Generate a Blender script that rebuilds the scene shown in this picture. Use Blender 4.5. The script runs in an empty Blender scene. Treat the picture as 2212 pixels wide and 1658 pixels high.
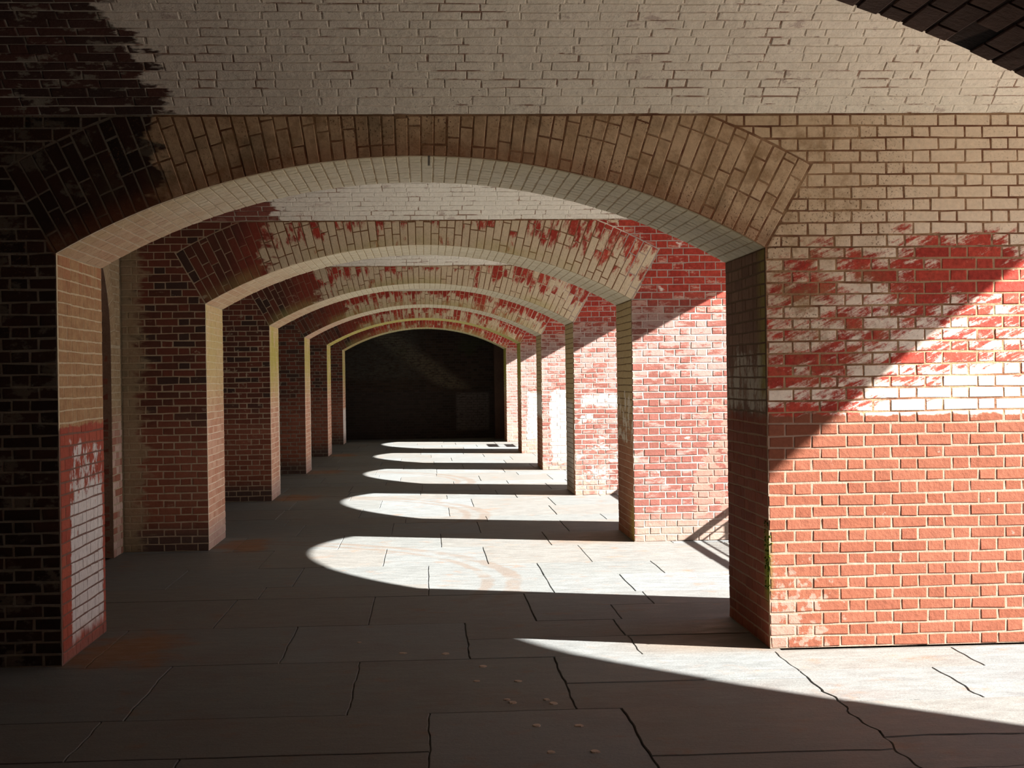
import bpy, math, random
from mathutils import Vector
random.seed(7)
sc = bpy.context.scene
C = sc.collection
PI = math.pi

# ---------------------------------------------------------------- camera
W_PX, H_PX, F_PX = 2212.0, 1658.0, 3077.3
YAW, PITCH, ROLL, EYE = 5.96e-2, -4.4e-3, 1.35e-2, 1.645
cd = bpy.data.cameras.new('camera'); cam = bpy.data.objects.new('camera', cd); C.objects.link(cam)
cd.sensor_fit = 'HORIZONTAL'; cd.sensor_width = 36.0; cd.lens = 36.0 * F_PX / W_PX
cd.clip_start = 0.05; cd.clip_end = 300
fw = Vector((math.sin(YAW) * math.cos(PITCH), math.cos(YAW) * math.cos(PITCH), math.sin(PITCH)))
rt0 = Vector((math.cos(YAW), -math.sin(YAW), 0)); up0 = rt0.cross(fw)
cr, sr = math.cos(ROLL), math.sin(ROLL)
rt = rt0 * cr - up0 * sr; up = rt0 * sr + up0 * cr
M = cam.matrix_world.copy()
for i in range(3):
    M[i][0] = rt[i]; M[i][1] = up[i]; M[i][2] = -fw[i]; M[i][3] = (0, 0, EYE)[i]
cam.matrix_world = M
sc.camera = cam

# ---------------------------------------------------------------- light
SUN_DIR = Vector((-1.0, 0.36, -0.70)).normalized()
world = bpy.data.worlds.new('sky'); sc.world = world; world.use_nodes = True
nt = world.node_tree; nt.nodes.clear()
sky = nt.nodes.new('ShaderNodeTexSky'); sky.sky_type = 'NISHITA'; sky.sun_disc = False
sky.sun_elevation = math.asin(-SUN_DIR.z); sky.sun_rotation = math.atan2(-SUN_DIR.x, -SUN_DIR.y)
bg = nt.nodes.new('ShaderNodeBackground'); bg.inputs[1].default_value = 0.24
wo = nt.nodes.new('ShaderNodeOutputWorld')
nt.links.new(sky.outputs[0], bg.inputs[0]); nt.links.new(bg.outputs[0], wo.inputs[0])
sl = bpy.data.lights.new('sun', 'SUN'); sl.energy = 46.0; sl.angle = math.radians(0.53); sl.color = (1.0, 0.97, 0.92)
so = bpy.data.objects.new('sun', sl); C.objects.link(so)
so.rotation_euler = SUN_DIR.to_track_quat('-Z', 'Y').to_euler(); so.location = (30, -9, 24)
vs = sc.view_settings
vs.view_transform = 'Standard'; vs.look = 'None'; vs.exposure = 0.0; vs.gamma = 1.0; vs.use_curve_mapping = False
sc.cycles.max_bounces = 10; sc.cycles.diffuse_bounces = 7; sc.cycles.glossy_bounces = 3
sc.cycles.sample_clamp_indirect = 6.0

# ---------------------------------------------------------------- dimensions (metres)
D0 = 3.05                                                # the arch just overhead
DW = [8.435, 14.044, 19.699, 25.267, 30.896, 36.542]      # near faces of the six arch walls
T = 1.148                                                 # wall thickness
XL, XR = -2.1425, 2.0334                                  # arch opening
XWL, XF = -2.96, 4.5                                      # scarp wall, courtyard edge
ZS, ZC, ZV = 2.404, 2.961, 3.2035                         # arch spring, arch crown, vault spring
HS = (XR - XL) / 2; AX = (XR + XL) / 2; RISE = ZC - ZS
R = (HS * HS + RISE * RISE) / (2 * RISE); AZ = ZC - R; TH0 = math.asin(HS / R)
RE = R + 0.57                                             # back of the voussoirs
TOP = 4.75
RV = 3.75                                                 # vault radius
EXT = -SUN_DIR.y / SUN_DIR.x

# ---------------------------------------------------------------- node helper
class G:
    def __init__(s, name, rough=0.85, spec=0.25):
        s.m = bpy.data.materials.new(name); s.m.use_nodes = True
        s.t = s.m.node_tree; s.t.nodes.clear()
        s.out = s.n('ShaderNodeOutputMaterial'); s.b = s.n('ShaderNodeBsdfPrincipled')
        s.l(s.b.outputs[0], s.out.inputs[0])
        s.b.inputs['Roughness'].default_value = rough
        s.b.inputs['Specular IOR Level'].default_value = spec
        g = s.n('ShaderNodeNewGeometry'); s.P = g.outputs['Position']; s.isl = g.outputs['Random Per Island']
        x = s.n('ShaderNodeSeparateXYZ'); s.l(s.P, x.inputs[0]); s.X, s.Y, s.Z = x.outputs
        oi = s.n('ShaderNodeObjectInfo')
        s.rnd = s.f('FRACT', s.f('ADD', oi.outputs['Random'], s.isl))
        s.rnd2 = s.f('FRACT', s.f('MULTIPLY', s.rnd, 17.31))
    def n(s, k): return s.t.nodes.new(k)
    def l(s, a, b): s.t.links.new(a, b)
    def put(s, sock, v):
        if isinstance(v, (int, float)): sock.default_value = v
        elif isinstance(v, tuple): sock.default_value = v if len(v) == len(sock.default_value) else v + (1.0,)
        else: s.l(v, sock)
    def f(s, op, a, b=None, c=None):
        n = s.n('ShaderNodeMath'); n.operation = op
        for i, v in enumerate((a, b, c)):
            if v is not None: s.put(n.inputs[i], v)
        return n.outputs[0]
    def mul(s, *a):
        r = a[0]
        for v in a[1:]: r = s.f('MULTIPLY', r, v)
        return r
    def add(s, a, b): return s.f('ADD', a, b)
    def sub(s, a, b): return s.f('SUBTRACT', a, b)
    def mx(s, a, b): return s.f('MAXIMUM', a, b)
    def mn(s, a, b): return s.f('MINIMUM', a, b)
    def inv(s, a): return s.f('SUBTRACT', 1.0, a)
    def r(s, v, a, b, c=0.0, d=1.0):                     # smooth ramp, clamped; a > b falls
        n = s.n('ShaderNodeMapRange'); n.interpolation_type = 'SMOOTHSTEP'
        if a > b: a, b, c, d = b, a, d, c
        s.put(n.inputs['Value'], v)
        n.inputs['From Min'].default_value = a; n.inputs['From Max'].default_value = b
        n.inputs['To Min'].default_value = c; n.inputs['To Max'].default_value = d
        return n.outputs[0]
    def ns(s, scale, sx=1, sy=1, sz=1, det=4.0, ro=0.6, off=0.0):   # noise stretched to about 0..1
        v = s.n('ShaderNodeVectorMath'); v.operation = 'MULTIPLY_ADD'
        s.l(s.P, v.inputs[0]); v.inputs[1].default_value = (sx, sy, sz); v.inputs[2].default_value = (off, off * 1.7, off * .3)
        n = s.n('ShaderNodeTexNoise'); s.l(v.outputs[0], n.inputs['Vector'])
        n.inputs['Scale'].default_value = scale; n.inputs['Detail'].default_value = det; n.inputs['Roughness'].default_value = ro
        m = s.n('ShaderNodeMapRange'); s.l(n.outputs['Fac'], m.inputs['Value'])
        m.inputs['From Min'].default_value = .25; m.inputs['From Max'].default_value = .75
        return m.outputs[0]
    def nsv(s, x, y, z, scale=1.0, det=5.0, ro=.65):     # noise on coordinates of one's own
        c = s.n('ShaderNodeCombineXYZ')
        for i, v in enumerate((x, y, z)): s.put(c.inputs[i], v)
        n = s.n('ShaderNodeTexNoise'); s.l(c.outputs[0], n.inputs['Vector'])
        n.inputs['Scale'].default_value = scale; n.inputs['Detail'].default_value = det; n.inputs['Roughness'].default_value = ro
        m = s.n('ShaderNodeMapRange'); s.l(n.outputs['Fac'], m.inputs['Value'])
        m.inputs['From Min'].default_value = .25; m.inputs['From Max'].default_value = .75
        return m.outputs[0]
    def mix(s, fac, a, b, mode='MIX'):
        n = s.n('ShaderNodeMix'); n.data_type = 'RGBA'; n.blend_type = mode
        s.put(n.inputs[0], fac); s.put(n.inputs[6], a); s.put(n.inputs[7], b)
        return n.outputs[2]
    def sc_(s, col, k): return s.mix(1.0, col, s.grey(k), 'MULTIPLY')
    def grey(s, v):
        n = s.n('ShaderNodeCombineColor')
        for i in range(3): s.put(n.inputs[i], v)
        return n.outputs[0]
    def thr(s, noise, cover, w=.06):                     # patch mask: COVER of the area, edge softness w
        return s.r(s.add(noise, s.sub(cover, 1.0)), -w, w)
    def done(s, col, bump=None, dist=0.004, strength=0.6):
        s.put(s.b.inputs['Base Color'], col)
        if bump is not None:
            n = s.n('ShaderNodeBump'); n.inputs['Strength'].default_value = strength; n.inputs['Distance'].default_value = dist
            s.l(bump, n.inputs['Height']); s.l(n.outputs[0], s.b.inputs['Normal'])
        return s.m

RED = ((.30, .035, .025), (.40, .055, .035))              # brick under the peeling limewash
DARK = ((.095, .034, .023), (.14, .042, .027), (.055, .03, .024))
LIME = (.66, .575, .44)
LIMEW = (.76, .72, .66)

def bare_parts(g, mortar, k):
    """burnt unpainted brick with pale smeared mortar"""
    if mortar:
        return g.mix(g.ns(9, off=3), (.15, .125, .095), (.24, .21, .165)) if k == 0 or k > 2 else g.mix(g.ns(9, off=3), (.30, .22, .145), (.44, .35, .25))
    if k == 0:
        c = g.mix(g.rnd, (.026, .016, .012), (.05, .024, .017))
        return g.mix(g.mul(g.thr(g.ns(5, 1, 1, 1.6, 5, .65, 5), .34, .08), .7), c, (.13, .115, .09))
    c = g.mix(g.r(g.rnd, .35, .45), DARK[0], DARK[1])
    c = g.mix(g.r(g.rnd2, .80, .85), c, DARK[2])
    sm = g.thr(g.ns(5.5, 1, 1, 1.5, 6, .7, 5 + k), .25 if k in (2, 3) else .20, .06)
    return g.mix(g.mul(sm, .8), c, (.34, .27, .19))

def face_mat(k, mortar):
    """front face of arch wall k: piers, spandrels and voussoirs"""
    g = G('brick_face' if not mortar else 'mortar_face', .88, .15)
    fine = g.ns(34, 1, 1, 1, 5, .7); streak = g.ns(7, 1, 1, 3.2, 6, .72, 1.3 * k); big = g.ns(1.3, off=2.0 + k)
    # distance from the arch centre: voussoirs or spandrel
    dx = g.sub(g.X, AX); dz = g.sub(g.Z, AZ)
    rad = g.f('SQRT', g.add(g.mul(dx, dx), g.mul(dz, dz)))
    ang = g.f('ARCTAN2', dx, dz)
    ring = g.mul(g.r(rad, RE + .02, RE - .02), g.r(g.f('ABSOLUTE', ang), TH0 + .008, TH0 + .002), g.r(g.Z, ZS - .02, ZS))
    intr = g.mul(ring, g.r(rad, R + .16, R + .02))
    red = g.mix(g.rnd, RED[0], RED[1]); red = g.sc_(red, g.add(.72, g.mul(fine, .5)))
    if k == 0:
        paint = g.mix(g.r(g.Z, 2.75, 2.0), (.66, .52, .37), (.74, .64, .55))
        paint = g.mix(g.mul(g.r(g.X, 2.9, 2.1), g.r(g.Z, 1.3, 2.2), .6), paint, (.50, .36, .21))
        paint = g.mix(g.mul(ring, .55), paint, g.mix(g.r(g.rnd2, .2, .8), (.46, .31, .18), (.56, .40, .25)))
        cov = g.r(g.Z, 2.2, 2.95, .47, 1.12)
        band = g.mul(g.r(g.Z, 2.02, 2.2), g.r(g.Z, 2.72, 2.5), g.r(g.X, 2.6, 3.1))
        cov = g.sub(cov, g.mul(band, .16))
        low = g.mul(g.r(g.Z, 1.7, 1.5), g.r(g.X, 2.5, 3.0)); cov = g.add(cov, g.mul(low, .22))
        cov = g.mx(cov, g.mul(ring, 1.12))
        su = g.add(g.mul(g.X, .90), g.mul(g.Z, .42)); sv = g.sub(g.mul(g.Z, .90), g.mul(g.X, .42))
        stroke = g.nsv(g.mul(su, 5.0), g.mul(sv, 30.0), 3.3, 1.0, 6, .72)
        nz = g.add(g.add(g.mul(g.ns(3.0, 1, 1, 2.2, 3, .6, 4.2), .40), g.mul(stroke, .36)), g.add(g.mul(g.rnd2, .14), g.mul(g.ns(60, 1, 1, 1, 4, .7, 2), .12)))
    else:
        paint = (.60, .485, .34)
        haze = g.mix(g.r(g.Z, 2.55, 2.15), (.48, .27, .21), (.26, .165, .145))  # lit and shaded tints of the thin wash, put in by height
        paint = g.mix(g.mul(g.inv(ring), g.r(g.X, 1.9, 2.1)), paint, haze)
        cr_ = (.66, .62, .50, .42, .30)[k - 1]
        cov = g.mx(g.mul(ring, g.r(rad, ZV - AZ + .02, R + .12, cr_ - .12, cr_ + .10)), g.mul(g.inv(ring), g.sub(g.r(g.Z, 1.3, 1.9, .28 + .07 * k, .52 + .03 * k), g.r(g.Z, 2.15, 2.5, 0.0, .24))))
        pol = g.nsv(g.mul(ang, R * 11.0), g.mul(rad, 3.2), 1.7 * k, 1.0, 6, .72)
        nz = g.add(g.mul(g.mix(ring, streak, pol), .72), g.mul(g.rnd2, .28))
        red = g.mix(g.r(g.Z, 2.6, 2.15), red, g.mix(g.rnd, (.145, .044, .032), (.18, .060, .046)))  # duller red painted over the sunlit height, saturated red kept in the shade
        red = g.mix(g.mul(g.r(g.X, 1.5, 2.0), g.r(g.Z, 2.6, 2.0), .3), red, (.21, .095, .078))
    m = g.thr(nz, cov, .085)
    if mortar:
        base = g.mix(.5, (.40, .27, .17), (.26, .13, .07)) if k == 0 else g.mix(g.r(g.X, 1.4, 2.0), (.46, .34, .22), (.74, .62, .52))
        pm = g.mix(g.r(g.ns(5, .6, 1, 1.5, 5, .7, 8), .2, .9), (.13, .05, .025), (.36, .23, .13)) if k == 0 else (.20, .10, .05)
        col = g.mix(m, base, pm)
        if k: col = g.mix(g.r(g.X, 1.9, 2.05), col, (.38, .30, .26))
    else:
        col = g.mix(m, red, paint)
    # lime splashes low on the sunlit piers of the far bays
    if k >= 1:
        e1 = g.mul(g.sub(g.ns(7, off=3 + k), .5), .10); zz = g.add(g.Z, e1); xx = g.add(g.X, e1)
        if k == 2: sp = g.mx(g.mul(g.r(zz, 1.20, 1.30), g.r(zz, 1.40, 1.37), g.r(xx, 2.12, 2.18)), g.thr(g.ns(3, 1, 1, 1.6, 6, .7, 9), g.mul(g.r(g.Z, 1.25, 1.1), .34), .12))
        elif k == 3: sp = g.mul(g.r(xx, 2.18, 2.21), g.r(zz, 1.42, 1.39), g.r(zz, .10, .22), g.thr(g.ns(4, 1, 1, 2, 6, .7, 9), .86, .06))
        elif k == 4: sp = g.mul(g.r(xx, 2.16, 2.19), g.r(zz, 1.34, 1.31), g.r(zz, .30, .36), g.thr(g.ns(4, 1, 1, 2, 6, .7, 9), .86, .06))
        else: sp = g.thr(g.ns(2.4, 1, 1, 1.6, 5, .6, 8.0 + k), .16, .05)
        sp = g.mul(sp, g.r(g.X, 1.98, 2.03), g.r(g.ns(13, .6, 1, 2.4, 6, .75, 2.0 * k), .12, .55))
        col = g.mix(g.mul(sp, .9), col, (.40, .32, .27) if mortar else (.70, .65, .58))
        if k > 1: col = g.mix(g.mul(g.r(g.Z, .75, .15), g.r(g.X, 1.98, 2.03), g.r(g.ns(4, off=6), .2, .7), .7), col, (.37, .255, .20))
    if k == 1:   # smeared pointing beside the near pier
        sp = g.thr(g.ns(6, 1, 1, 1.5, 5, .6, 2.2), g.mul(g.r(g.X, 2.42, 2.75), g.r(g.Z, 1.5, 1.25), .50), .03)
        col = g.mix(g.mul(sp, .9), col, (.26, .145, .115))
        sp = g.mul(g.r(g.Z, .34, .12), g.r(g.X, 2.0, 2.1))
        col = g.mix(g.mul(sp, .75), col, (.27, .21, .17))
    # painted dado
    if k == 0:
        e = g.add(g.Z, g.mul(g.sub(g.ns(6, 1, 1, 1, 4, .6, 9), .5), .05))
        dm = g.r(e, 1.405, 1.385)
        if mortar: dc = g.mix(g.ns(5, off=7), (.25, .15, .108), (.32, .215, .165))
        else:
            dc = g.mix(g.rnd, (.168, .052, .030), (.198, .068, .041))
            dc = g.mix(g.mul(g.ns(3, 1, 1, 2, 5, .6, 6), .45), dc, (.205, .067, .033))
            dc = g.mix(g.thr(g.ns(16, off=12), g.add(.06, g.mul(g.r(g.Z, .75, .1), g.r(g.X, 2.75, 2.0), .62)), .08), dc, (.25, .15, .115))
        col = g.mix(dm, col, dc)
    # dark unpainted side, towards the scarp wall
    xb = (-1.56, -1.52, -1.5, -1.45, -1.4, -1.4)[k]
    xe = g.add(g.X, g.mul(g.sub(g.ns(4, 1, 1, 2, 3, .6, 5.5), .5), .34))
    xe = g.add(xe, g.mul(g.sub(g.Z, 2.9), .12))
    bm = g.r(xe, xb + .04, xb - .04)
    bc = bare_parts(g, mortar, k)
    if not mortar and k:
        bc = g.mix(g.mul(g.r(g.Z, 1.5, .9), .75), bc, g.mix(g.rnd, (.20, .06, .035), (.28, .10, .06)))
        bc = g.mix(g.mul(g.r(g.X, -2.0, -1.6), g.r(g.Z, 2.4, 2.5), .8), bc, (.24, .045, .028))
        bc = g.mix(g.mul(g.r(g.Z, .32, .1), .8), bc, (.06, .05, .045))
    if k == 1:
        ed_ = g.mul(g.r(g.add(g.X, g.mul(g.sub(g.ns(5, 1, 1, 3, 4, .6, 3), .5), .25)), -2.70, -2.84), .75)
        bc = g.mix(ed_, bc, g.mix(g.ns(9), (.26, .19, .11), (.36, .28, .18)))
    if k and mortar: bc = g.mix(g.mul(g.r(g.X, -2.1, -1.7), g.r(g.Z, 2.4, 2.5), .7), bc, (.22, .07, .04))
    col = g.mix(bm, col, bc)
    # specks, soot and green
    sp = g.r(g.ns(75, det=3, ro=.6, off=3), .66, .76)
    amt = g.r(g.Z, 1.5, 2.2, .15, .85) if k == 0 else .25
    amt = g.mul(amt, g.r(g.ns(2.2, off=7), .25, .7))
    if k == 0: amt = g.mul(amt, g.r(g.X, 3.4, 2.4, .35, 1.0))
    col = g.mix(g.mul(sp, amt), col, (.10, .055, .03))
    if k == 0:
        mo_ = g.mul(g.r(g.ns(4.5, 1, 1, 1, 6, .75, 11), .35, .85), g.mx(g.mul(ring, .8), g.mul(g.r(g.X, 3.2, 2.2), g.r(g.Z, 1.4, 1.9))), .72, g.inv(bm))
        col = g.mix(mo_, col, (.25, .15, .07))
        so_ = g.mul(g.thr(g.ns(3.2, off=1.9), g.mul(ring, g.r(rad, R + .5, R + .1), .40), .2), .5)
        col = g.mix(so_, col, (.10, .075, .04))
        col = g.mix(g.mul(intr, .45), col, (.22, .08, .035))
        gr = g.mul(g.r(g.X, XR + .04, XR), g.r(g.X, 1.9, 2.0), g.r(g.Z, .25, .4), g.r(g.Z, .75, .55))
        col = g.mix(g.mul(gr, .6), col, (.07, .08, .01))
    else:
        col = g.mix(g.mul(intr, g.r(big, .3, .7), .5), col, (.40, .34, .13))
    col = g.sc_(col, g.add(.86, g.mul(fine, .26)))
    return g.done(col, g.add(fine, g.mul(g.ns(11, off=1), .8)), .004, .4)

def jamb_mat(k, side, mortar):
    g = G('brick_jamb' if not mortar else 'mortar_jamb', .88, .15)
    fine = g.ns(30, 1, 1, 1, 5, .7); st = g.ns(6, 1.3, 1.3, 3.0, 6, .7, 3.1 * k + side)
    dy = g.sub(g.Y, DW[k])
    if side < 0:
        if k == 0:
            up_ = g.mix(st, (.33, .17, .085), (.47, .31, .16))
            up_ = g.mix(g.mul(g.r(g.Z, 2.0, 2.4), g.r(g.ns(9, 1, 1, .5), .3, .7), .5), up_, (.36, .12, .06))
            lo = g.mix(g.rnd, (.34, .07, .045), (.42, .10, .06))
            if mortar:
                up_ = (.56, .46, .31); lo = (.20, .10, .075)
            ed = g.add(g.Z, g.mul(g.sub(st, .5), .05))
            col = g.mix(g.r(ed, 1.40, 1.38), up_, lo)
            # white painted rectangle, flaking
            yy = g.add(dy, g.mul(g.sub(g.ns(14, off=2), .5), .06))
            zz = g.add(g.Z, g.mul(g.sub(g.ns(5, off=6), .5), .12))
            box = g.mul(g.r(yy, .23, .26), g.r(yy, 1.09, 1.05), g.r(zz, .06, .16), g.r(zz, 1.30, 1.24))
            box = g.mul(box, g.thr(g.ns(8, 1, 1, .8, 5, .7, 4.4), g.r(g.Z, .70, 1.2, .92, .42), .1))
            wc = (.20, .12, .10) if mortar else g.mix(st, (.66, .64, .62), (.78, .77, .76))
            col = g.mix(g.mul(box, .95), col, wc)
            col = g.mix(g.mul(g.r(g.Z, .12, .02), .5), col, (.22, .15, .13))
        else:
            up_ = g.mix(st, (.56, .39, .20), (.64, .50, .30))
            lo = g.mix(g.rnd, (.50, .24, .155), (.62, .38, .27))
            if mortar: up_ = (.66, .56, .38); lo = (.74, .60, .47)
            col = g.mix(g.r(g.add(g.Z, g.mul(st, .4)), 2.1, 1.3), up_, lo)
            alg = g.mul(g.r(g.Z, 1.2, 1.9), g.r(g.Z, 2.55, 2.3), (0, .25, .75, .6, .85, .5)[k], g.r(g.ns(2.5, off=k), .15, .65))
            col = g.mix(alg, col, (.42, .38, .06))
            if k in (2, 3): col = g.mix(g.mul(g.r(dy, .95, 1.1), g.r(g.Z, 1.9, 1.4), .8), col, (.80, .74, .62))
            if k == 5: col = g.mix(g.mul(g.r(g.Z, .95, .85), g.r(g.Z, .05, .15), .7), col, (.72, .70, .68))
            col = g.mix(g.mul(g.r(g.Z, .35, .1), .6), col, (.40, .32, .30))
    else:
        if k == 0:
            up_ = g.mix(g.rnd, (.20, .11, .075), (.27, .16, .11))
            wh = g.thr(g.ns(7, 1, 1, .6, 6, .75, 3), g.mul(g.r(g.Z, 1.3, 1.5), g.r(g.Z, 2.0, 1.7), .55), .12)
            up_ = g.mix(wh, up_, (.50, .45, .38))
            gr = g.mul(g.r(dy, .30, .02), g.r(g.Z, 1.4, 1.6))
            up_ = g.mix(g.mul(gr, .75), up_, (.34, .30, .07))
            lo = g.mix(g.rnd, (.22, .055, .03), (.29, .085, .045))
            if mortar: up_ = (.16, .10, .06); lo = (.34, .20, .12)
            col = g.mix(g.r(g.add(g.Z, g.mul(g.sub(st, .5), .08)), 1.42, 1.36), up_, lo)
            mo = g.mul(g.r(dy, .16, .03), g.r(g.Z, .2, .42), g.r(g.Z, .80, .58))
            col = g.mix(mo, col, (.22, .26, .02))
        else:
            up_ = g.mix(st, (.46, .34, .17), (.55, .43, .24))
            lo = g.mix(g.rnd, (.36, .14, .07), (.44, .20, .11))
            if mortar: up_ = (.20, .13, .06); lo = (.58, .42, .29)
            col = g.mix(g.r(g.add(g.Z, g.mul(st, .5)), 1.7, 1.1), up_, lo)
            if k == 2:
                w = g.mul(g.r(g.Z, 1.35, 1.25), g.r(dy, .1, .2), .85)
                col = g.mix(w, col, (.12, .07, .05) if mortar else (.66, .60, .52))
            if k == 3: col = g.mix(g.mul(g.r(g.Z, 1.40, 1.3), g.r(g.Z, .9, 1.0), .8), col, (.68, .62, .54))
            if k >= 4: col = g.mix(g.mul(g.r(g.Z, 1.3, 1.8), .8), col, (.34, .33, .05))
            if k == 1:
                col = g.mix(g.thr(g.ns(6, off=4), g.mul(g.r(g.Z, .9, 1.0), g.r(g.Z, 1.6, 1.4), .4), .05), col, (.70, .62, .5))
                col = g.mix(g.mul(g.r(dy, .45, .05), g.r(g.Z, .5, .2), .6), col, (.40, .32, .05))
    col = g.sc_(col, g.add(.82, g.mul(fine, .34)))
    return g.done(col, g.add(fine, g.ns(9, off=1)), .005, .5)

def soffit_mat(k, mortar):
    g = G('brick_soffit' if not mortar else 'mortar_soffit', .88, .15)
    fine = g.ns(30, 1, 1, 1, 5, .7); st = g.ns(5, 1, 1, 1, 5, .65, 2.3 * k)
    if k < 0:
        col = g.mix(g.rnd, (.20, .13, .10), (.30, .19, .14))
        if mortar: col = g.mix(g.mul(g.r(g.f('ABSOLUTE', g.sub(g.X, g.add(1.632, g.mul(g.sub(g.Y, 4.15), -.12)))), .042, .03), g.r(g.Y, 3.92, 3.97)), (.13, .09, .07), (.006, .005, .005))  # shade inside the fallen brick's hole painted black into the mortar colour
    else:
        col = g.mix(st, (.60, .51, .35), (.70, .63, .48))
        lft = g.r(g.add(g.X, g.mul(st, .6)), -.6, -1.7)
        col = g.mix(g.mul(lft, .8), col, g.mix(g.rnd, (.48, .27, .16), (.56, .39, .24)))
        if k == 3: col = g.mix(g.mul(lft, .6), col, (.62, .40, .30))
        if k in (4, 5): col = g.mix((.85, .45)[k - 4], col, (.50, .44, .10))
        if mortar:
            ms = g.mix(st, (.30, .20, .10), (.50, .40, .25)) if k == 0 else (.46, .36, .22)
            col = g.mix(lft, ms, (.60, .50, .36))
        ddy = g.sub(g.Y, DW[k])
        if not mortar and k == 0: col = g.mix(g.mul(g.r(ddy, .5, .02), .35), col, (.52, .42, .22))
        if k == 0: col = g.mix(g.mul(g.r(g.f('ABSOLUTE', g.sub(g.X, .03)), .009, .005), g.r(ddy, .42, .34), .9), col, (.03, .02, .012))  # open joint at the crown, its shaded gap painted as a dark line
    col = g.sc_(col, g.add(.84, g.mul(fine, .30)))
    return g.done(col, g.add(fine, g.ns(9, off=1)), .005, .5)

def vault_mat(k, mortar):
    g = G('brick_vault' if not mortar else 'mortar_vault', .88, .15)
    fine = g.ns(30, 1, 1, 1, 5, .7); st = g.ns(4, 1, 1, 1, 6, .7, 1.1 * k)
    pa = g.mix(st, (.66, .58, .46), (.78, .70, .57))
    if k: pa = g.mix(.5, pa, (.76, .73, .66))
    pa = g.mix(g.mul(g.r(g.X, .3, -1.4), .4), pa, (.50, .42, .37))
    if mortar:
        pe = g.thr(g.ns(3.2, 1, 1.5, 1, 5, .7, 6), .42, .10)
        col = g.mix(pe, pa, (.27, .16, .11))
    else:
        col = pa
        col = g.mix(g.mul(g.thr(g.ns(4.5, 1, 1.5, 1, 5, .7, 9), g.add(.17, g.mul(g.rnd2, .1)), .05), .55), col, (.36, .25, .21))
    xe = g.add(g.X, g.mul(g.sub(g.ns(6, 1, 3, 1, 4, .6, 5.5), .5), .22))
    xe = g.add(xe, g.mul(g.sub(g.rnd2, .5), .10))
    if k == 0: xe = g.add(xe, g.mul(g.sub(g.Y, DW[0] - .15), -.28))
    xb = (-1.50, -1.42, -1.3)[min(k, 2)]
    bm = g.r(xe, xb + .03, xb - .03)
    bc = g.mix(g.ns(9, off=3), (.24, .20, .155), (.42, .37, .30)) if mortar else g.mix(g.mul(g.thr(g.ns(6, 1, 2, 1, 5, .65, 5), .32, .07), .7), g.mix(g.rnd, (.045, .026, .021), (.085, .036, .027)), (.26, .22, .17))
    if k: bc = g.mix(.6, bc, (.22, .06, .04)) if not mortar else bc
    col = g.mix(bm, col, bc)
    sp = g.mul(g.r(g.ns(60, 1, 1.4, 1, 3, .6, 3), .76, .86), g.r(g.ns(1.8, off=7), .3, .8), .7)
    col = g.mix(sp, col, (.16, .09, .06))
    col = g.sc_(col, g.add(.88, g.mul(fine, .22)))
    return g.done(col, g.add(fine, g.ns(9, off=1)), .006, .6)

def plain_mat(name, ca, cb, scale=3.0, rough=.9, bump=.004, spec=.2):
    g = G(name, rough, spec); n = g.ns(scale, det=6, ro=.65)
    return g.done(g.sc_(g.mix(n, ca, cb), g.add(.85, g.mul(g.ns(scale * 9, off=2), .3))), g.ns(scale * 8), bump, .5)

def stone_mat():
    g = G('flagstone', .62, .22)
    fine = g.ns(60, det=5, ro=.7); md = g.ns(6, 1, 2.4, 1, 6, .7, 2); bg_ = g.ns(1.1, off=4)
    c = g.mix(g.rnd, (.108, .112, .108), (.124, .132, .133))
    c = g.mix(g.r(g.rnd2, .55, .75), c, (.116, .113, .105))
    c = g.mix(g.mul(g.r(bg_, .45, .85), g.r(g.Y, 12, 8), .35), c, (.098, .070, .060))
    c = g.sc_(c, g.mul(g.add(.76, g.mul(md, .38)), g.add(.86, g.mul(fine, .26))))
    # ochre growth on the floor at the foot of the piers on the scarp side
    for d in DW[:5]:
        q = g.mul(g.r(g.f('ABSOLUTE', g.sub(g.X, -1.86)), .52, .05), g.r(g.f('ABSOLUTE', g.sub(g.Y, d + .42)), .9, .1))
        q = g.thr(g.ns(3.4, off=d), g.mul(q, .95), .28)
        c = g.mix(g.mul(q, .7), c, (.16, .062, .012))
        q = g.mul(g.r(g.f('ABSOLUTE', g.sub(g.X, 1.75)), .9, .1), g.r(g.f('ABSOLUTE', g.sub(g.Y, d + .45)), .75, .2))
        c = g.mix(g.mul(q, .5), c, (.11, .06, .025))
    # worn arcs left by the gun carriages, centred on the embrasures
    for i in (1, 2, 3):
        cy = DW[i] - 2.45
        dx = g.sub(g.X, -2.55); dy = g.sub(g.Y, cy)
        rr = g.add(g.f('SQRT', g.add(g.mul(dx, dx), g.mul(dy, dy))), g.mul(g.sub(g.ns(5, off=3), .5), .06))
        for r0, r1 in ((2.97, 3.06), (3.17, 3.30)):
            b = g.mul(g.r(g.Y, cy - 1.6, cy - .6), g.r(rr, r0 - .02, r0 + .02), g.r(rr, r1 + .02, r1 - .02), g.r(g.ns(2.2, off=r0), .1, .5))
            c = g.mix(g.mul(b, .55), c, (.10, .073, .055))
    rg = g.r(md, .2, .8, .60, .80); g.l(rg, g.b.inputs['Roughness'])
    cracks = g.ns(3.0, 1, 2.2, 1, 8, .75, 6)
    return g.done(c, g.add(g.mul(fine, .5), g.mul(cracks, 1.3)), .006, .5)

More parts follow.
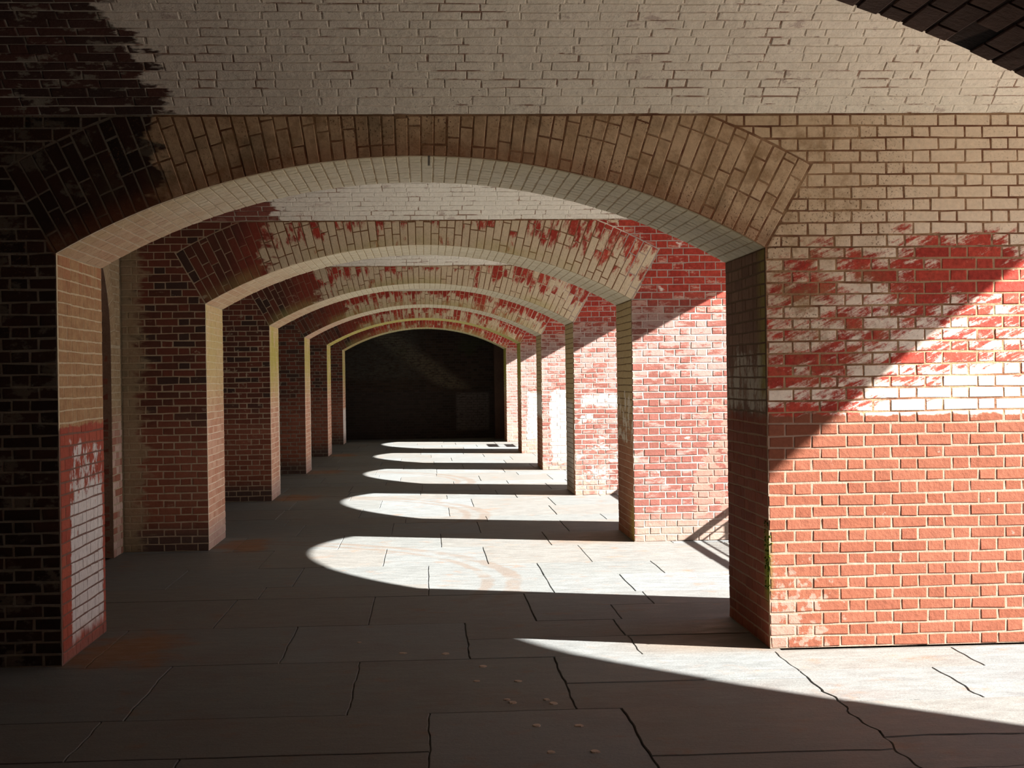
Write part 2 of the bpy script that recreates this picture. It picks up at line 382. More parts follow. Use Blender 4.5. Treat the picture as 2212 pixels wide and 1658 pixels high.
# ---------------------------------------------------------------- mesh helpers
class MB:
    def __init__(s): s.v = []; s.f = []; s.mi = []
    def add(s, vs, fs, m=0):
        o = len(s.v); s.v += vs; s.f += [[i + o for i in f] for f in fs]; s.mi += [m] * len(fs)
    def build(s, name, mats, parent=None, loc=(0, 0, 0), **props):
        me = bpy.data.meshes.new(name)
        L = Vector(loc)
        me.from_pydata([(v[0] - L.x, v[1] - L.y, v[2] - L.z) for v in s.v], [], s.f)
        mats = mats if isinstance(mats, (list, tuple)) else [mats]
        for m in mats: me.materials.append(m)
        if len(mats) > 1: me.polygons.foreach_set('material_index', s.mi)
        o = bpy.data.objects.new(name, me); C.objects.link(o)
        if parent is not None:
            o.parent = parent; o.location = L - parent.location
        else: o.location = L
        for k_, v_ in props.items(): o[k_] = v_
        return o

def box(mb, x0, x1, y0, y1, z0, z1, m=(0, 0, 0, 0, 0, 0)):
    v = [(x, y, z) for x in (x0, x1) for y in (y0, y1) for z in (z0, z1)]
    fs = [(0, 1, 3, 2), (4, 6, 7, 5), (0, 4, 5, 1), (2, 3, 7, 6), (0, 2, 6, 4), (1, 5, 7, 3)]   # -x +x -y +y -z +z
    o = len(mb.v); mb.v += v
    for f, mm in zip(fs, m): mb.f.append([i + o for i in f]); mb.mi.append(mm)

def area(p): return sum(p[i][0] * p[(i + 1) % len(p)][1] - p[(i + 1) % len(p)][0] * p[i][1] for i in range(len(p))) / 2

def inset(p, d):
    n = len(p); out = []
    ln = []
    for i in range(n):
        a, b = p[i], p[(i + 1) % n]; dx, dy = b[0] - a[0], b[1] - a[1]; L = math.hypot(dx, dy) or 1e-9
        nx, ny = -dy / L, dx / L
        ln.append((a[0] + nx * d, a[1] + ny * d, dx / L, dy / L))
    for i in range(n):
        x1, y1, dx1, dy1 = ln[i - 1]; x2, y2, dx2, dy2 = ln[i]
        den = dx1 * dy2 - dy1 * dx2
        if abs(den) < 1e-4: out.append((x2, y2)); continue
        t = ((x2 - x1) * dy2 - (y2 - y1) * dx2) / den
        out.append((x1 + dx1 * t, y1 + dy1 * t))
    return out

def clip(p, nx, ny, c):                                  # keep nx*u + ny*v <= c
    out = []
    for i in range(len(p)):
        a, b = p[i], p[(i + 1) % len(p)]
        da, db = nx * a[0] + ny * a[1] - c, nx * b[0] + ny * b[1] - c
        if da <= 0: out.append(a)
        if (da < 0 < db) or (db < 0 < da):
            t = da / (da - db); out.append((a[0] + (b[0] - a[0]) * t, a[1] + (b[1] - a[1]) * t))
    return out

def tidy(p):
    q = []
    for a in p:
        if not q or math.hypot(a[0] - q[-1][0], a[1] - q[-1][1]) > .004: q.append(a)
    if len(q) > 2 and math.hypot(q[0][0] - q[-1][0], q[0][1] - q[-1][1]) < .004: q.pop()
    return q

def brick_geo(poly, fr, w0=-.03, w1=0.0, bev=.0035, joint=.010, jit=.0016):
    p = tidy(poly)
    if len(p) < 3: return None
    if area(p) < 0: p = p[::-1]
    p = inset(p, joint / 2)
    if area(p) < 2.5e-4: return None
    p = [(a + random.uniform(-jit, jit), b + random.uniform(-jit, jit)) for a, b in p]
    q = inset(p, bev); n = len(p)
    w = w1 + random.uniform(-.0009, .0009)
    tl = [random.uniform(-.0012, .0012) for _ in range(n)]
    vs = [fr(a, b, w0) for a, b in p] + [fr(a, b, w - bev * .8 + t) for (a, b), t in zip(p, tl)] + [fr(a, b, w + t) for (a, b), t in zip(q, tl)]
    fs = [list(range(2 * n, 3 * n))]
    for i in range(n):
        j = (i + 1) % n
        fs += [[n + i, n + j, 2 * n + j, 2 * n + i], [i, j, n + j, n + i]]
    # make it face outwards
    a, b, c = (Vector(vs[2 * n + i]) for i in (0, 1, 2))
    cu = sum(x for x, _ in q) / n; cv = sum(y for _, y in q) / n
    outw = Vector(fr(cu, cv, .1)) - Vector(fr(cu, cv, 0))
    if (b - a).cross(c - b).dot(outw) < 0: fs = [f[::-1] for f in fs]
    return vs, fs, Vector(fr(cu, cv, w))

# what the lens sees of a point: pixel position, or None
WALLS = [D0] + DW
def open_at(x, z): return XL < x < XR and z < ZS or (abs(x - AX) < HS and z >= ZS and (x - AX) ** 2 + (z - AZ) ** 2 < R * R)
def seen(p, marg=60):
    d = Vector(p) - Vector((0, 0, EYE)); dep = d.dot(fw)
    if dep < .3: return False
    x = W_PX / 2 + F_PX * d.dot(rt) / dep; y = H_PX / 2 - F_PX * d.dot(up) / dep
    if not (-marg < x < W_PX + marg and -marg < y < H_PX + marg): return False
    for wd in WALLS:
        for yy in (wd, wd + T):
            if yy < p[1] - .08:
                t = yy / p[1]
                if not open_at(p[0] * t, EYE + (p[2] - EYE) * t): return False
    return True

def bricks(parent, name, geos, mat, limit=300, single=True, rest='brickwork'):
    """geos: (verts, faces, centre); those the lens sees become parts of their own, the rest one joined part"""
    vis = [g_ for g_ in geos if seen(g_[2])] if single else []
    vis.sort(key=lambda g_: (g_[2] - Vector((g_[2].x * .3, 0, EYE))).length)
    ids = set(id(g_) for g_ in vis[:limit])
    mb = MB()
    for g_ in geos:
        if id(g_) in ids:
            b = MB(); b.add(g_[0], g_[1]); b.build(name, mat, parent, g_[2])
        else: mb.add(g_[0], g_[1])
    if mb.v: mb.build(rest, mat, parent, parent.location, kind='stuff')

S_, H_ = .2155, .1075
def flemish(u0, u1, row, start=True):
    """brick ends along a course from u0 to u1, closer at u0"""
    out = []; u = u0; seq = [.160, H_, S_] if row % 2 else [H_, S_, H_]
    i = 0
    while u < u1 - .01:
        L = seq[i] if i < len(seq) else (S_, H_)[(i - len(seq)) % 2] if not row % 2 else (H_, S_)[(i - len(seq)) % 2]
        e = u + L
        if u1 - e < .05: e = u1
        out.append((u, e)); u = e; i += 1
    return out
def wavy(u, k): return .0022 * math.sin(u * 3.1 + k * 1.7) + .0016 * math.sin(u * 7.7 + k * 2.9)

def rect(u0, u1, v0, v1, k):
    return [(u0, v0 + wavy(u0, k)), (u1, v0 + wavy(u1, k)), (u1, v1 + wavy(u1, k + 1)), (u0, v1 + wavy(u0, k + 1))]

# ---------------------------------------------------------------- floor and courtyard (large structure first)
dirt = plain_mat('joint_dirt', (.055, .05, .045), (.09, .08, .07), 4)
STONE = stone_mat()
mb = MB(); box(mb, -4.2, XF + .6, -2.2, 45, -.30, -.012)
floor = mb.build('floor', dirt, None, (0, 8, 0), kind='structure', label='grey flagstone floor crossed by curved strips of sunlight', category='floor')
paving = plain_mat('courtyard_paving', (.26, .25, .23), (.32, .31, .29), .8)
mb = MB(); box(mb, XF + .6, 34, -30, 75, -.30, -.02)
mb.build('ground', paving, None, (18, 15, 0), kind='structure', label='open courtyard paving outside the arches on the sunny side', category='ground')
yard_brick = plain_mat('courtyard_brick', (.34, .17, .12), (.42, .24, .17), 1.0)
mb = MB(); box(mb, 30, 31, -30, 75, -.3, 9)
mb.build('wall_opposite', yard_brick, None, (30, 15, 0), kind='structure', label='far brick range across the courtyard, outside the frame', category='wall')
rough_core = plain_mat('rubble_core', (.20, .13, .10), (.28, .19, .14), 2.0)
dim_brick = plain_mat('dim_brick', (.06, .034, .025), (.09, .052, .038), 2.5)

# ---------------------------------------------------------------- piers and arches
NROW = 34; CH = ZS / NROW
NSP = 11; SH = (ZV - ZS) / NSP
NV = 59
ordinal = ['nearest', 'second', 'third', 'fourth', 'fifth', 'farthest']
seq_a = [S_, H_, S_, H_, S_, H_, S_]; seq_b = [H_, S_, H_, S_, H_, S_, H_, H_]
def jamb_rows(y0, y1, row):
    sq = seq_a if row % 2 else seq_b; k_ = (y1 - y0) / sum(sq); out = []; y = y0
    for L in sq: out.append((y, y + L * k_)); y += L * k_
    return out

pier_lab_r = ['wide brick pier closest on the sunlit side, red below and flaking limewash above',
  'second sunlit brick pier, pale smeared pointing and stair-rail shadow at its foot',
  'third sunlit brick pier, narrow whitewashed patches behind the second arch', 'fourth sunlit brick pier with a tall white painted patch',
  'fifth sunlit brick pier, a thin strip with a white square', 'last sunlit brick pier beside the dark end room, a slanting shadow low on it']
pier_lab_l = ['nearest dark pier on the scarp side, its reveal painted with a white flaking rectangle',
  'second dark brick pier on the scarp side, pale mortar and pink lit reveal', 'third dark brick pier on the scarp side, yellow-green algae on its reveal',
  'fourth dark brick pier on the scarp side, greenish reveal turning white below', 'fifth dark brick pier on the scarp side, its thin reveal yellow-green',
  'last thin dark pier on the scarp side, white painted bricks at the foot of its reveal']
arch_lab = ['nearest wide segmental brick arch, tan limewashed voussoirs over a pale soffit', 'second brick arch in the row, peeling cream and red voussoirs',
  'third brick arch in the row, limewash worn to red streaks', 'fourth brick arch in the row, mostly red voussoirs under a pale rim',
  'fifth brick arch in the row with a yellow-green soffit edge', 'last small brick arch framing the dark end room']

for k, d in enumerate(DW):
    fb, fm = face_mat(k, False), face_mat(k, True)
    jl, jlm = jamb_mat(k, -1, False), jamb_mat(k, -1, True)
    jr, jrm = jamb_mat(k, 1, False), jamb_mat(k, 1, True)
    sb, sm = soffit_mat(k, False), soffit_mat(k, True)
    E_ = .0022 if k == 0 else .003
    sing = k < 4
    # right pier
    mb = MB(); box(mb, XR + E_, XF, d + E_, d + T - E_, 0, ZS, (1, 2, 0, 2, 0, 0))
    pr = mb.build('brick_pier', [fm, jrm, rough_core], None, (XR + 1, d, 0), kind='structure', label=pier_lab_r[k], category='pier')
    fr = lambda u, v, w, d=d: (u, d - w, v)
    ge = []
    for r_ in range(NROW):
        for a, b in flemish(XR, XF, r_):
            chip = a == XR and random.random() < (.45 if k == 0 else .25)
            p = rect(a, b, r_ * CH, (r_ + 1) * CH, r_ + 50 * k)
            if chip:
                c_ = random.uniform(.006, .017); p[random.choice((0, 3))] = (a + c_, p[0][1] if False else p[random.choice((0, 3))][1])
                p = rect(a + c_ * .6, b, r_ * CH, (r_ + 1) * CH, r_ + 50 * k)
            g_ = brick_geo(p, fr, joint=.0095)
            if g_: ge.append(g_)
    bricks(pr, 'brick', ge, fb, 300, sing)
    frj = lambda u, v, w: (XR - w, u, v)
    ge = []
    for r_ in range(NROW):
        for a, b in jamb_rows(d + .028, d + T, r_):
            g_ = brick_geo(rect(a, b, r_ * CH, (r_ + 1) * CH, r_ + 9), frj, joint=.0085)
            if g_: ge.append(g_)
    bricks(pr, 'jamb_brick', ge, jr, 300, sing, 'jamb_brickwork')
    # left pier
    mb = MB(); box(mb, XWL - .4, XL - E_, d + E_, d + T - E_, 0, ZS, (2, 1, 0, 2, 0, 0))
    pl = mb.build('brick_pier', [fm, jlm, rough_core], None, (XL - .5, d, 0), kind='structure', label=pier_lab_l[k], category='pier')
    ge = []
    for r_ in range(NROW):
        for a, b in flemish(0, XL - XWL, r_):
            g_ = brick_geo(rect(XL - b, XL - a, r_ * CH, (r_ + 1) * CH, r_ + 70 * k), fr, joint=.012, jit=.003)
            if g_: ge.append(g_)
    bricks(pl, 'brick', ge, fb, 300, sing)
    frj = lambda u, v, w: (XL + w, u, v)
    ge = []
    for r_ in range(NROW):
        for a, b in jamb_rows(d + .028, d + T, r_):
            g_ = brick_geo(rect(a, b, r_ * CH, (r_ + 1) * CH, r_ + 19), frj, joint=.0085)
            if g_: ge.append(g_)
    bricks(pl, 'jamb_brick', ge, jl, 300, sing, 'jamb_brickwork')
    # arch with its spandrels
    mb = MB(); N = 48; Ri = R + E_
    ths = [-TH0 + 2 * TH0 * i / N for i in range(N + 1)]
    lo = [(XWL - .4, ZS)] + [(AX + Ri * math.sin(t), max(ZS, AZ + Ri * math.cos(t))) for t in ths] + [(XF, ZS)]
    n = len(lo)
    for y in (d + E_, d + T - E_):
        mb.v += [(x, y, z) for x, z in lo] + [(x, y, TOP) for x, z in lo]
    for i in range(n - 1):
        for o_, rev, mi_ in ((0, False, 0), (2 * n, True, 2)):
            f_ = [o_ + i, o_ + i + 1, o_ + n + i + 1, o_ + n + i]
            mb.f.append(f_[::-1] if rev else f_); mb.mi.append(mi_)
        mb.f.append([i, 2 * n + i, 2 * n + i + 1, i + 1]); mb.mi.append(1)
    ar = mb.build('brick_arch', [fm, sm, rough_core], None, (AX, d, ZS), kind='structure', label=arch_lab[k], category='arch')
    ge = []
    for i in range(NV):
        t0 = -TH0 + 2 * TH0 * i / NV; t1 = -TH0 + 2 * TH0 * (i + 1) / NV
        spl = random.choice(([H_, S_, S_, S_], [S_, S_, S_], [S_ * .78, S_, S_], [S_ * .3, S_, S_, S_], [S_, H_, S_, S_]))
        r0 = R
        for L in spl:
            r1 = min(r0 + L * 1.06, RE)
            p = [(AX + rr * math.sin(t), AZ + rr * math.cos(t)) for rr, t in ((r0, t0), (r0, t1), (r1, t1), (r1, t0))]
            p = clip(p, 0, 1, ZV - .003)
            g_ = brick_geo(p, fr, joint=.0085) if len(p) > 2 else None
            if g_: ge.append(g_)
            r0 = r1
    bricks(ar, 'voussoir', ge, fb, 300, sing, 'voussoirs')
    ge = []
    st, ct = math.sin(TH0), math.cos(TH0)
    for sgn in (-1, 1):
        x_lim = XF if sgn > 0 else XWL
        for r_ in range(NSP):
            z0, z1 = ZS + r_ * SH, ZS + (r_ + 1) * SH
            for a, b in flemish(0, abs(x_lim - (XR if sgn > 0 else XL)) + (.55 if r_ > 5 else 0), r_):
                xa, xb = (x_lim - sgn * b, x_lim - sgn * a)
                x0, x1 = min(xa, xb), max(xa, xb)
                p = rect(x0, x1, z0, z1, r_ + 90)
                # cut by the skewback line, else by the back of the ring
                cx = ((x0 + x1) / 2 - AX) * sgn; cz = (z0 + z1) / 2 - AZ
                th = math.atan2(cx, cz)
                q = [((x - AX) * sgn, z - AZ) for x, z in p]
                if th > TH0 - .02 and cz < RE * ct + .03:
                    q = clip(q, -ct, st, -.002)                 # to the right of the radial line
                else:
                    t_ = min(th, TH0)
                    q = clip(q, -math.sin(t_), -math.cos(t_), -(RE + .002))
                q = clip(q, 0, 1, ZV - .003 - AZ)
                if len(q) < 3: continue
                p = [(u * sgn + AX, v + AZ) for u, v in q]
                g_ = brick_geo(p, fr, joint=.0095)
                if g_: ge.append(g_)
    bricks(ar, 'brick', ge, fb, 300, sing)
    frs = lambda u, v, w: (AX + (R - w) * math.sin(u / R), v, AZ + (R - w) * math.cos(u / R))
    ge = []
    for i in range(NV):
        u0 = R * (-TH0 + 2 * TH0 * i / NV); u1 = R * (-TH0 + 2 * TH0 * (i + 1) / NV)
        nb = 10 if i % 2 else 5
        y0 = d + .028; sp_ = (d + T - y0) / nb; sh_ = 0 if i % 2 else 0
        for j in range(nb):
            a, b = y0 + j * sp_, y0 + (j + 1) * sp_
            g_ = brick_geo([(u0, a), (u1, a), (u1, b), (u0, b)], frs, joint=.007, bev=.003)
            if g_: ge.append(g_)
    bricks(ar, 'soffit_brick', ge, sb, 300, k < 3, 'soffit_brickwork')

# the arch overhead, of which the lens sees a corner of the soffit
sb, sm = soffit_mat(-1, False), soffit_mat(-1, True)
mb = MB(); N = 48; Ri = R + .006
ths = [-TH0 + 2 * TH0 * i / N for i in range(N + 1)]
lo = [(XWL - .4, 0), (XL, 0)] + [(AX + Ri * math.sin(t), AZ + Ri * math.cos(t)) for t in ths] + [(XR, 0), (XF, 0)]
n = len(lo)
for y in (D0 + .01, D0 + T - .004):
    mb.v += [(x, y, z) for x, z in lo] + [(x, y, TOP) for x, z in lo]
for i in range(n - 1):
    for o_, rev in ((0, False), (2 * n, True)):
        f_ = [o_ + i, o_ + i + 1, o_ + n + i + 1, o_ + n + i]; mb.f.append(f_[::-1] if rev else f_); mb.mi.append(0)
    mb.f.append([i, 2 * n + i, 2 * n + i + 1, i + 1]); mb.mi.append(0)
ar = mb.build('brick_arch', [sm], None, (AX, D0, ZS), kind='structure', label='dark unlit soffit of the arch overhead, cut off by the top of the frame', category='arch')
ge = []
frs = lambda u, v, w: (AX + (R - w) * math.sin(u / R), v, AZ + (R - w) * math.cos(u / R))
for i in range(NV):
    u0 = R * (-TH0 + 2 * TH0 * i / NV); u1 = R * (-TH0 + 2 * TH0 * (i + 1) / NV)
    nb = 5; off = (0, .115)[i % 2]
    for j in range(-1, nb + 1):
        a, b = D0 + j * .23 + off, D0 + (j + 1) * .23 + off
        a, b = max(a, D0), min(b, D0 + T)
        if b - a < .05: continue
        cx = AX + R * math.sin((u0 + u1) / 2 / R)
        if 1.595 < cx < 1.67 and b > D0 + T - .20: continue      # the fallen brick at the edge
        g_ = brick_geo([(u0, a), (u1, a), (u1, b), (u0, b)], frs, w0=-.05, joint=.009, bev=.003)
        if g_: ge.append(g_)
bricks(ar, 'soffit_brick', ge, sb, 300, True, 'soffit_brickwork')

# ---------------------------------------------------------------- vaults (ceilings of the bays)
bays = [(-1.66, D0)] + [(DW[i] - 4.474 if i == 0 else DW[i - 1] + T, DW[i]) for i in range(6)] + [(DW[5] + T, 41.0)]
vlab = ['dark vault of the bay behind the viewpoint', 'broad limewashed brick vault over the nearest bay, bare brick at its dark end',
  'pale brick vault over the second bay, glimpsed under the nearest arch', 'sliver of pale vault over the third bay under the second arch',
  'vault over the fourth bay, almost hidden', 'vault over the fifth bay, hidden by the arches', 'vault over the sixth bay, hidden by the arches', 'dark vault of the end room']
for bi, (y0, y1) in enumerate(bays):
    yc = (y0 + y1) / 2; hs = (y1 - y0) / 2
    hs_ = min(hs, RV * .99); ph = math.asin(hs_ / RV); zc = ZV - RV * math.cos(ph)
    kk = max(0, bi - 1)
    vm = vault_mat(min(kk, 2), True) if 1 <= bi <= 3 else None
    mb = MB(); N = 36; e = .005 if 1 <= bi <= 3 else 0
    pts = [(yc + (RV + e) * math.sin(-ph + 2 * ph * i / N), zc + (RV + e) * math.cos(-ph + 2 * ph * i / N)) for i in range(N + 1)]
    pts[0] = (y0, pts[0][1]); pts[-1] = (y1, pts[-1][1])
    X0, X1 = XWL - .4, XF
    n = N + 1
    for x in (X0, X1): mb.v += [(x, y, z) for y, z in pts] + [(x, y, TOP) for y, z in pts]
    for i in range(N):
        mb.f.append([i, 2 * n + i, 2 * n + i + 1, i + 1]); mb.mi.append(0)
        mb.f.append([n + i, n + i + 1, 3 * n + i + 1, 3 * n + i]); mb.mi.append(1)
        mb.f.append([i, i + 1, n + i + 1, n + i]); mb.mi.append(1)
        mb.f.append([2 * n + i, 3 * n + i, 3 * n + i + 1, 2 * n + i + 1]); mb.mi.append(1)
    lime = plain_mat('limewashed_vault', (.52, .46, .36), (.62, .56, .44), 2.0) if vm is None else vm
    if bi in (0, 7): lime = dim_brick
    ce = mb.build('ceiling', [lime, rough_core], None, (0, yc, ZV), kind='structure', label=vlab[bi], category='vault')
    if 1 <= bi <= 3:
        frv = lambda u, v, w, yc=yc, zc=zc: (u, yc + (RV - w) * math.sin(v / RV), zc + (RV - w) * math.cos(v / RV))
        ge = []; s1 = RV * ph - .003; ch = .0695
        for r_ in range((26, 12, 8)[bi - 1]):
            v1 = s1 - r_ * ch; v0 = v1 - ch
            off = random.uniform(0, .3)
            u = XWL - off; i = 0
            while u < XF:
                L = random.choice((S_, S_, S_, H_)) + random.uniform(-.008, .008); a, b = max(u, XWL), min(u + L, XF)
                if b - a > .04:
                    g_ = brick_geo(rect(a, b, v0, v1, r_ + 200), frv, joint=random.choice((.006, .007, .010)), bev=.004, jit=.003)
                    if g_: ge.append(g_)
                u += L
        bricks(ce, 'brick', ge, vault_mat(min(kk, 2), False), 300, True)

# ---------------------------------------------------------------- enclosing masonry
# scarp wall: one piece per bay, the second bay's niche showing beside the near pier
for bi, (y0, y1) in enumerate(bays):
    mb = MB()
    if bi == 2:
        wm = face_mat(1, True)
        ya, yb = 11.5, 13.6
        za, hh = 2.0, (yb - ya) / 2; yc = (ya + yb) / 2; ri = hh; rn = (hh * hh + ri * ri) / (2 * ri); tn = math.asin(hh / rn)
        prof = [(y0, 0), (ya, 0), (ya, za)] + [(yc + rn * math.sin(-tn + 2 * tn * i / 20), za + ri - rn + rn * math.cos(-tn + 2 * tn * i / 20)) for i in range(21)] + [(yb, za), (yb, 0), (y1 - .035, 0)]
        n = len(prof)
        for x in (XWL - .004, XWL - .75): mb.v += [(x, y, z) for y, z in prof] + [(x, y, TOP) for y, z in prof]
        for i in range(n - 1):
            mb.f.append([i, i + 1, n + i + 1, n + i]); mb.f.append([i + 1, i, 2 * n + i, 2 * n + i + 1]); mb.mi += [0, 1]
        box(mb, XWL - .95, XWL - .75, y0, y1, 0, TOP, (1,) * 6)
        wl = mb.build('wall_left', [plain_mat('pale_mortar', (.30, .24, .16), (.42, .34, .24), 5), plain_mat('niche_mortar', (.15, .085, .055), (.22, .13, .09), 5)], None, (XWL, yc, 0), kind='structure',
                      label='narrow pale strip of scarp wall with a dark arched niche behind the nearest pier', category='wall')
        g = G('niche_brick', .88, .15); st_ = g.ns(8, 1, 1, 2, 5, .7)
        c_ = g.mix(st_, (.22, .14, .075), (.36, .27, .17)); c_ = g.mix(g.r(g.Z, 1.5, 1.1), c_, g.mix(g.rnd, (.26, .10, .065), (.46, .33, .28)))
        nm = g.done(g.sc_(c_, g.add(.85, g.mul(g.ns(30), .3))), g.ns(30), .004, .5)
        frw = lambda u, v, w: (XWL + w, u, v)
        ge = []
        for r_ in range(NROW + 12):
            z0_, z1_ = r_ * CH, (r_ + 1) * CH
            for a, b in flemish(yb, y1 - .035, r_):
                if z0_ < za - .05:
                    g_ = brick_geo(rect(a, b, z0_, z1_, r_), frw)
                    if g_: ge.append(g_)
        nvs = 26
        for i in range(nvs):
            t0, t1 = tn * (2 * i / nvs - 1), tn * (2 * (i + 1) / nvs - 1)
            p = [(yc + rr * math.sin(t), za + ri - rn + rr * math.cos(t)) for rr, t in ((rn, t0), (rn, t1), (rn + .215, t1), (rn + .215, t0))]
            p = clip(clip(p, 0, 1, ZV), 1, 0, y1 - .036)
            g_ = brick_geo(p, frw) if len(p) > 2 else None
            if g_: ge.append(g_)
        for r_ in range(14):
            z0_, z1_ = za + r_ * CH, za + (r_ + 1) * CH
            for a, b in flemish(yb - .55, y1 - .035, r_):
                p = rect(a, b, z0_, z1_, r_); t_ = math.atan2((a + b) / 2 - yc, (z0_ + z1_) / 2 - za)
                p = clip(p, -math.sin(t_), -math.cos(t_), -(math.sin(t_) * yc + math.cos(t_) * za + rn + .217))
                g_ = brick_geo(p, frw) if len(p) > 2 else None
                if g_: ge.append(g_)
        bricks(wl, 'brick', ge, nm, 300, True)
        g = G('niche_reveal', .88, .15); c_ = g.mix(g.rnd, (.15, .045, .03), (.22, .075, .05))
        rm_ = g.done(g.sc_(c_, g.add(.8, g.mul(g.ns(30), .4))), g.ns(30), .004, .5)
        frr = lambda u, v, w: (XWL - u, yb - w, v); ge = []
        for r_ in range(28):
            for a, b in flemish(.03, .74, r_):
                g_ = brick_geo(rect(a, b, r_ * CH, (r_ + 1) * CH, r_), frr)
                if g_: ge.append(g_)
        bricks(wl, 'jamb_brick', ge, rm_, 300, True, 'jamb_brickwork')
    else:
        box(mb, XWL - .6, XWL, y0, y1, 0, TOP)
        mb.build('wall_left', dim_brick, None, (XWL, (y0 + y1) / 2, 0), kind='structure',
                 label=['dark scarp wall beside the viewpoint', 'dark scarp wall of the nearest bay', '', 'scarp wall of the third bay, behind the piers', 'scarp wall of the fourth bay, behind the piers',
                        'scarp wall of the fifth bay, behind the piers', 'scarp wall of the sixth bay, behind the piers', 'dark scarp wall of the end room'][bi], category='wall')

# walls added to keep the viewpoint's bay dark, and the upper storey
mb = MB(); box(mb, XF - .3, XF, -2.2, D0 + T, 0, TOP); box(mb, -4.2, XF, -2.2, -1.66, 0, TOP)
mb.build('wall_light_block', dim_brick, None, (XF, 0, 0), kind='structure', label='brick wall added around the viewpoint to keep its bay dark, outside the frame', category='wall')
mb = MB(); box(mb, XF - .6, XF, -2.2, 45, TOP, 9.0)
mb.build('wall_upper', yard_brick, None, (XF, 20, TOP), kind='structure', label='upper storey of the courtyard front above the vaults', category='wall')
# a half arch added out of view, its edge shaped to shade the nearest bay
XO = 8.2
cur = [(4.75, -.3), (4.9, -.1), (5.1, .15), (5.3, .47), (5.55, .86), (5.83, 1.23), (6.04, 1.48), (6.24, 1.74), (6.46, 1.98), (6.7, 2.20), (6.9, 2.38), (7.11, 2.54), (7.34, 2.66), (7.57, 2.75), (7.84, 2.86), (8.12, 2.92), (8.6, 2.97)]
cur = [(y - .36 * (XO - XF), z + .70 * (XO - XF)) for y, z in cur]
yl = cur[0][0]
mb = MB(); n = len(cur); zt = 4.0 + .70 * (XO - XF) + .3
for x in (XO - .25, XO): mb.v += [(x, y, z) for y, z in cur] + [(x, y, zt) for y, z in cur]
for i in range(n - 1):
    mb.f += [[i, n + i, n + i + 1, i + 1], [2 * n + i, 2 * n + i + 1, 3 * n + i + 1, 3 * n + i], [i, i + 1, 2 * n + i + 1, 2 * n + i], [n + i, 3 * n + i, 3 * n + i + 1, n + i + 1]]; mb.mi += [0] * 4
mb.f += [[n - 1, 2 * n - 1, 4 * n - 1, 3 * n - 1]]; mb.mi += [0]
box(mb, XO - .25, XO, yl - 1.6, yl, -.02, zt)
mb.build('shade_half_arch', yard_brick, None, (XO, yl, 0), kind='structure', label='half arch of brick added in the courtyard, unseen, shaped to shade the nearest bay', category='wall')

# end room
YE = 39.25
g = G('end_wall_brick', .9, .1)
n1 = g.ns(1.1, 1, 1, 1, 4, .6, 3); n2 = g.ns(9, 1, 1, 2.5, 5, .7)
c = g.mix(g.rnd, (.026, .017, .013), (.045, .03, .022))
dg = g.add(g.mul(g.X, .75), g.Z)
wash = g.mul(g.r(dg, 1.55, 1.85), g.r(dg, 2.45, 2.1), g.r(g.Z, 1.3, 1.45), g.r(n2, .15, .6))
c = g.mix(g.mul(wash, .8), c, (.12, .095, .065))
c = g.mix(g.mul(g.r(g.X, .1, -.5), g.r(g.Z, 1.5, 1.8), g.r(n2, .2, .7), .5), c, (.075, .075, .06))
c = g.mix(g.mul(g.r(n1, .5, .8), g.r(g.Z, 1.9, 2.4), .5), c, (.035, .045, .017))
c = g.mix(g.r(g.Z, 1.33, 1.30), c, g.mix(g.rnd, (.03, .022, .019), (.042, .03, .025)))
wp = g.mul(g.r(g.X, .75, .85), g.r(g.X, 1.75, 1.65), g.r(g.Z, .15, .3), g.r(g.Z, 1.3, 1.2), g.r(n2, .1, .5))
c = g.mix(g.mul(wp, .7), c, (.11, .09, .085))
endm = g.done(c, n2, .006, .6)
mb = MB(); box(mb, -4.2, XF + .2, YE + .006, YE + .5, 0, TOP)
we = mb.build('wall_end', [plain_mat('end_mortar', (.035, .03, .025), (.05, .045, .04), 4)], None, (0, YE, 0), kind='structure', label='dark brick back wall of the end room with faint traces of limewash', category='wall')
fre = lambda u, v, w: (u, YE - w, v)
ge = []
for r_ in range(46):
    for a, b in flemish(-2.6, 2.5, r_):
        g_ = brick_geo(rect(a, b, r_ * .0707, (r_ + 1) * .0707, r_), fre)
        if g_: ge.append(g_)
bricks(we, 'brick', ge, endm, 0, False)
mb = MB(); box(mb, 1.83, XF + .2, 38.55, YE + .1, 0, TOP)
mb.build('trim_1', dim_brick, None, (1.83, 38.6, 0), kind='structure', label='dark projecting pier in the corner of the end room', category='pier')
mb = MB(); box(mb, XF - .1, XF + .2, DW[5] + T, YE + .5, 0, TOP); box(mb, -4.2, -3.3, DW[5] + T, YE + .5, 0, TOP)
mb.build('wall_far', dim_brick, None, (XF, 38.6, 0), kind='structure', label='blind side walls of the end room', category='wall')

